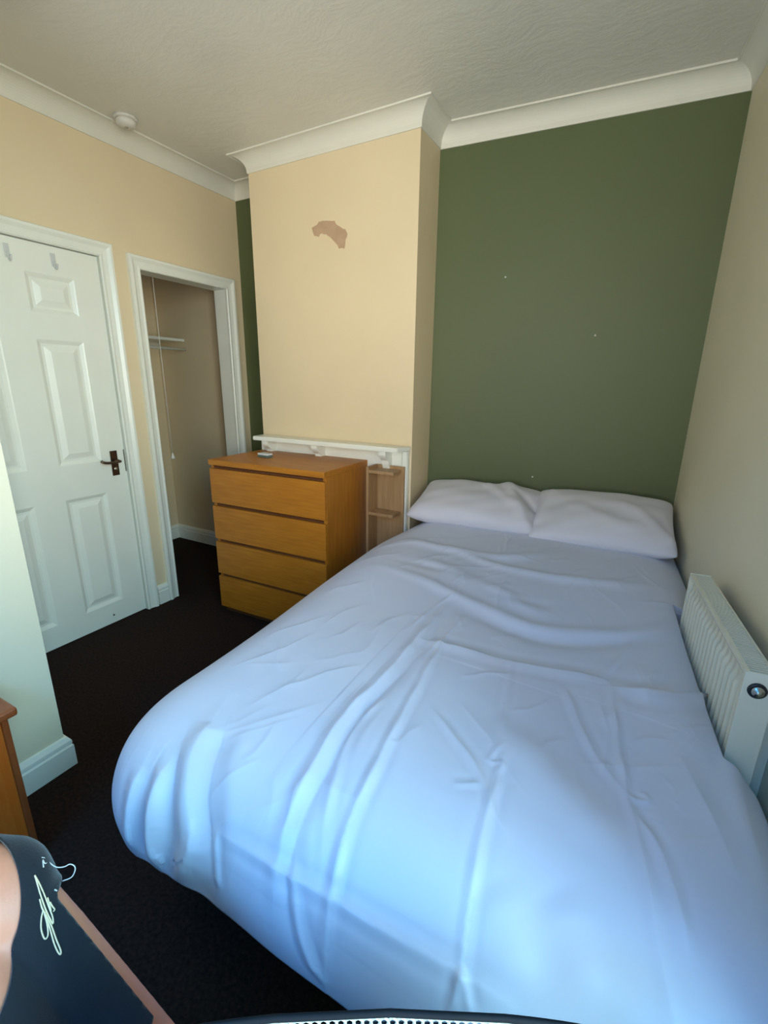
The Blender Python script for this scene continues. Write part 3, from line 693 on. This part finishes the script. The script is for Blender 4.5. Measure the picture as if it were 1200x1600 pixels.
hand((.13, .05, .520), (.5, -.87, 0), (-.87, -.5, 0), (0, 0, 1)); hand((.12, -.22, .512), (.93, -.36, 0), (.36, .93, 0), (0, 0, 1))
for s, kn, an in ((1, (.15, -.16, .44), (.15, -.16, .085)), (-1, (.05, -.33, .44), (.05, -.33, .085))):
    cap(bm, [(.03, s*.085, .41), kn, an], [.088, .056, .036])
    cap(bm, [(kn[0]-.03, kn[1], .04), (kn[0]+.10, kn[1]-.02, .035), (kn[0]+.16, kn[1]-.03, .026)], [.036, .034, .025])
def lean(z): return .60*(.8-min(max(z, .40), 1.3))     # the person leans back on the stool
for v in bm.verts: v.co.x += lean(v.co.z)
me = bpy.data.meshes.new('tmp'); bm.to_mesh(me); bm.free()
tmp = link(bpy.data.objects.new('tmp', me))
rm = tmp.modifiers.new('r', 'REMESH'); rm.mode = 'VOXEL'; rm.voxel_size = .006
sm = tmp.modifiers.new('s', 'SMOOTH'); sm.factor = .5; sm.iterations = 7
dg = bpy.context.evaluated_depsgraph_get(); ev = tmp.evaluated_get(dg); bme = bpy.data.meshes.new_from_object(ev)
bpy.data.objects.remove(tmp, do_unlink=True)
bme.name = 'body'; bme.materials.clear(); bme.materials.append(M['skin']); bme.polygons.foreach_set('use_smooth', [True]*len(bme.polygons))
body = link(bpy.data.objects.new('body', bme), per); body['label'] = 'bare skin of neck and arm'
BV = np.array([v.co[:] for v in bme.vertices]); BN = np.array([v.normal[:] for v in bme.vertices])
tris = []
for p in bme.polygons:
    q = list(p.vertices)
    for i in range(1, len(q)-1): tris.append((q[0], q[i], q[i+1]))
BW = BV+0; BW[:, 0] -= .60*(.8-np.clip(BV[:, 2], .40, 1.3))     # upright coordinates for cutting the clothes
def dseg(P, a, b):
    a, b = np.array(a), np.array(b); ab = b-a; t = np.clip(((P-a)@ab)/(ab@ab), 0, 1); return np.linalg.norm(P-(a+t[:, None]*ab), axis=1)
def shell(name, field, off, m, parent, thick=.003):
    """part of the body surface where field > 0, pushed out along the normals: clothing that follows the body"""
    V = [tuple(p) for p in BV+BN*off]; V0 = BV+BN*off; F = []; cut = {}; f = field
    def mid(i, j):
        k = (min(i, j), max(i, j))
        if k not in cut: t = f[i]/(f[i]-f[j]); cut[k] = len(V); V.append(tuple(V0[i]+(V0[j]-V0[i])*t))
        return cut[k]
    for t in tris:
        ins = [f[i] > 0 for i in t]; c = sum(ins)
        if c == 0: continue
        if c == 3: F.append(t); continue
        poly = []
        for k in range(3):
            i, j = t[k], t[(k+1) % 3]
            if f[i] > 0: poly.append(i)
            if (f[i] > 0) != (f[j] > 0): poly.append(mid(i, j))
        F.append(tuple(poly))
    used = sorted({i for q in F for i in q}); mp = {v: k for k, v in enumerate(used)}
    o = mesh(name, [V[i] for i in used], [tuple(mp[i] for i in q) for q in F], m, parent, True)
    s = o.modifiers.new('t', 'SOLIDIFY'); s.thickness = thick; s.offset = 1
    return o
z = BW[:, 2]
def lerp3(a, b, t): return [a[i]+(b[i]-a[i])*t for i in range(3)]
e1, ev, ee = np.array((.099, .155, .809)), np.array((-.096, .003, -.113)), np.array((.065, .035, -.081))
hn = np.cross(ee, ev); hn /= np.linalg.norm(hn); hn *= np.sign(hn[1])
larm = np.maximum(-((BV-e1)@hn), np.minimum(dseg(BW, lerp3(SHL, ELL, .3), ELL), dseg(BW, ELL, WRL))-.075)
larm = np.minimum(larm, dseg(BW, lerp3(ELL, SHL, .12), WRL)-.06)
arms = np.minimum(larm, np.minimum(dseg(BW, lerp3(SHR, ELR, .42), ELR), dseg(BW, ELR, WRR))-.062)
hands = np.minimum(dseg(BW, WRL, (.21, -.09, .50)), dseg(BW, WRR, (.26, -.27, .50)))-.065
neck = np.linalg.norm((BW-np.array((.05, .01, .87)))*np.array((1, 1, .8)), axis=1)-.109
neck = np.minimum(neck, dseg(BW, (-.01, 0, .86), (.03, 0, 1.2))-.075)
vest = shell('vest', np.minimum(np.minimum(np.minimum(arms, hands), neck), np.minimum(z-.43, .9-z)), .005, M['cloth'], per)
vest['label'] = 'black sleeveless top with pale script lettering'
shell('trousers', np.minimum(np.minimum(.455-z, z-.10), hands), .007, M['denim'], per)
hf = np.maximum((z-1.085)+.25*(.05-BW[:, 0]), np.minimum(.0-BW[:, 0]+.02, z-.965)); hf = np.where(z > .95, hf, -1)
shell('hair', hf, .008, M['hair'], per, .012)
for s in (-1, 1):
    e = bmesh.new(); ell(e, (.108+lean(1.052), s*.032, 1.052), (.013, .015, .010)); from_bm('eye', e, M['eye'], per, True)
    e = bmesh.new(); ell(e, (.119+lean(1.052), s*.032, 1.052), (.004, .006, .006)); from_bm('iris', e, M['hair'], per, True)
e = bmesh.new(); ell(e, (.112+lean(.985), 0, .985), (.009, .024, .007)); from_bm('lips', e, M['lip'], per, True)

# lettering and a loose thread on the top
bpy.context.view_layer.update()
vb = bmesh.new(); vb.from_mesh(vest.data); bvh = BVHTree.FromBMesh(vb); vb.free()
inv = vest.matrix_world.inverted()
def oncloth(px, py, lift=.0035):
    d = fw+rt*(px-600)/CAM_F-up*(py-800)/CAM_F
    o = inv @ Vector((0, 0, CAM_H)); dd = (inv.to_3x3() @ d).normalized()
    h = bvh.ray_cast(o, dd); return None if h[0] is None else h[0]-dd*lift
def stitch(name, pts, r, m, parent):
    P = [oncloth(a/4.286, 1260+b/4.286) for a, b in spline(pts, 6)]; P = [p for p in P if p is not None]
    if len(P) > 2: tube(name, P, r, m, parent, 6)
lg = empty('lettering', parent=vest); lg['label'] = 'pale yellow script lettering'
for pts in ([(232,460),(246,505),(272,595),(302,680),(330,742),(355,785),(352,740),(330,680),(300,600),(265,520),(232,460)],
            [(265,620),(282,680),(312,735),(345,800),(375,885),(405,960),(406,990),(388,975),(362,915),(338,830),(300,705)],
            [(290,690),(277,750),(276,820),(292,875),(308,886),(322,855),(315,785),(296,712)],
            [(318,610),(330,650),(342,700)], [(335,640),(350,668),(366,690),(356,704)]):
    stitch('stroke', pts, .0009, M['thread'], lg)
stitch('lint', [(362,560),(372,562),(382,570)], .0012, M['plast'], vest)
stitch('seam_fray', [(275,345),(310,350),(325,365),(300,385),(285,360),(290,410)], .0012, M['plast'], vest)
a = oncloth(318/4.286, 1260+365/4.286) or Vector((.03, .16, .85))
lt = [(0, 0), (55, 40), (110, 40), (150, 22), (180, 34), (185, 64), (160, 110), (100, 135)]
ri = inv.to_3x3() @ rt; ui = inv.to_3x3() @ up; sc = .62/718/4.286
tube('loose_thread', spline([tuple(a+ri*(x*sc)-ui*(y*sc)) for x, y in lt], 5), .0007, M['plast'], vest, 6)
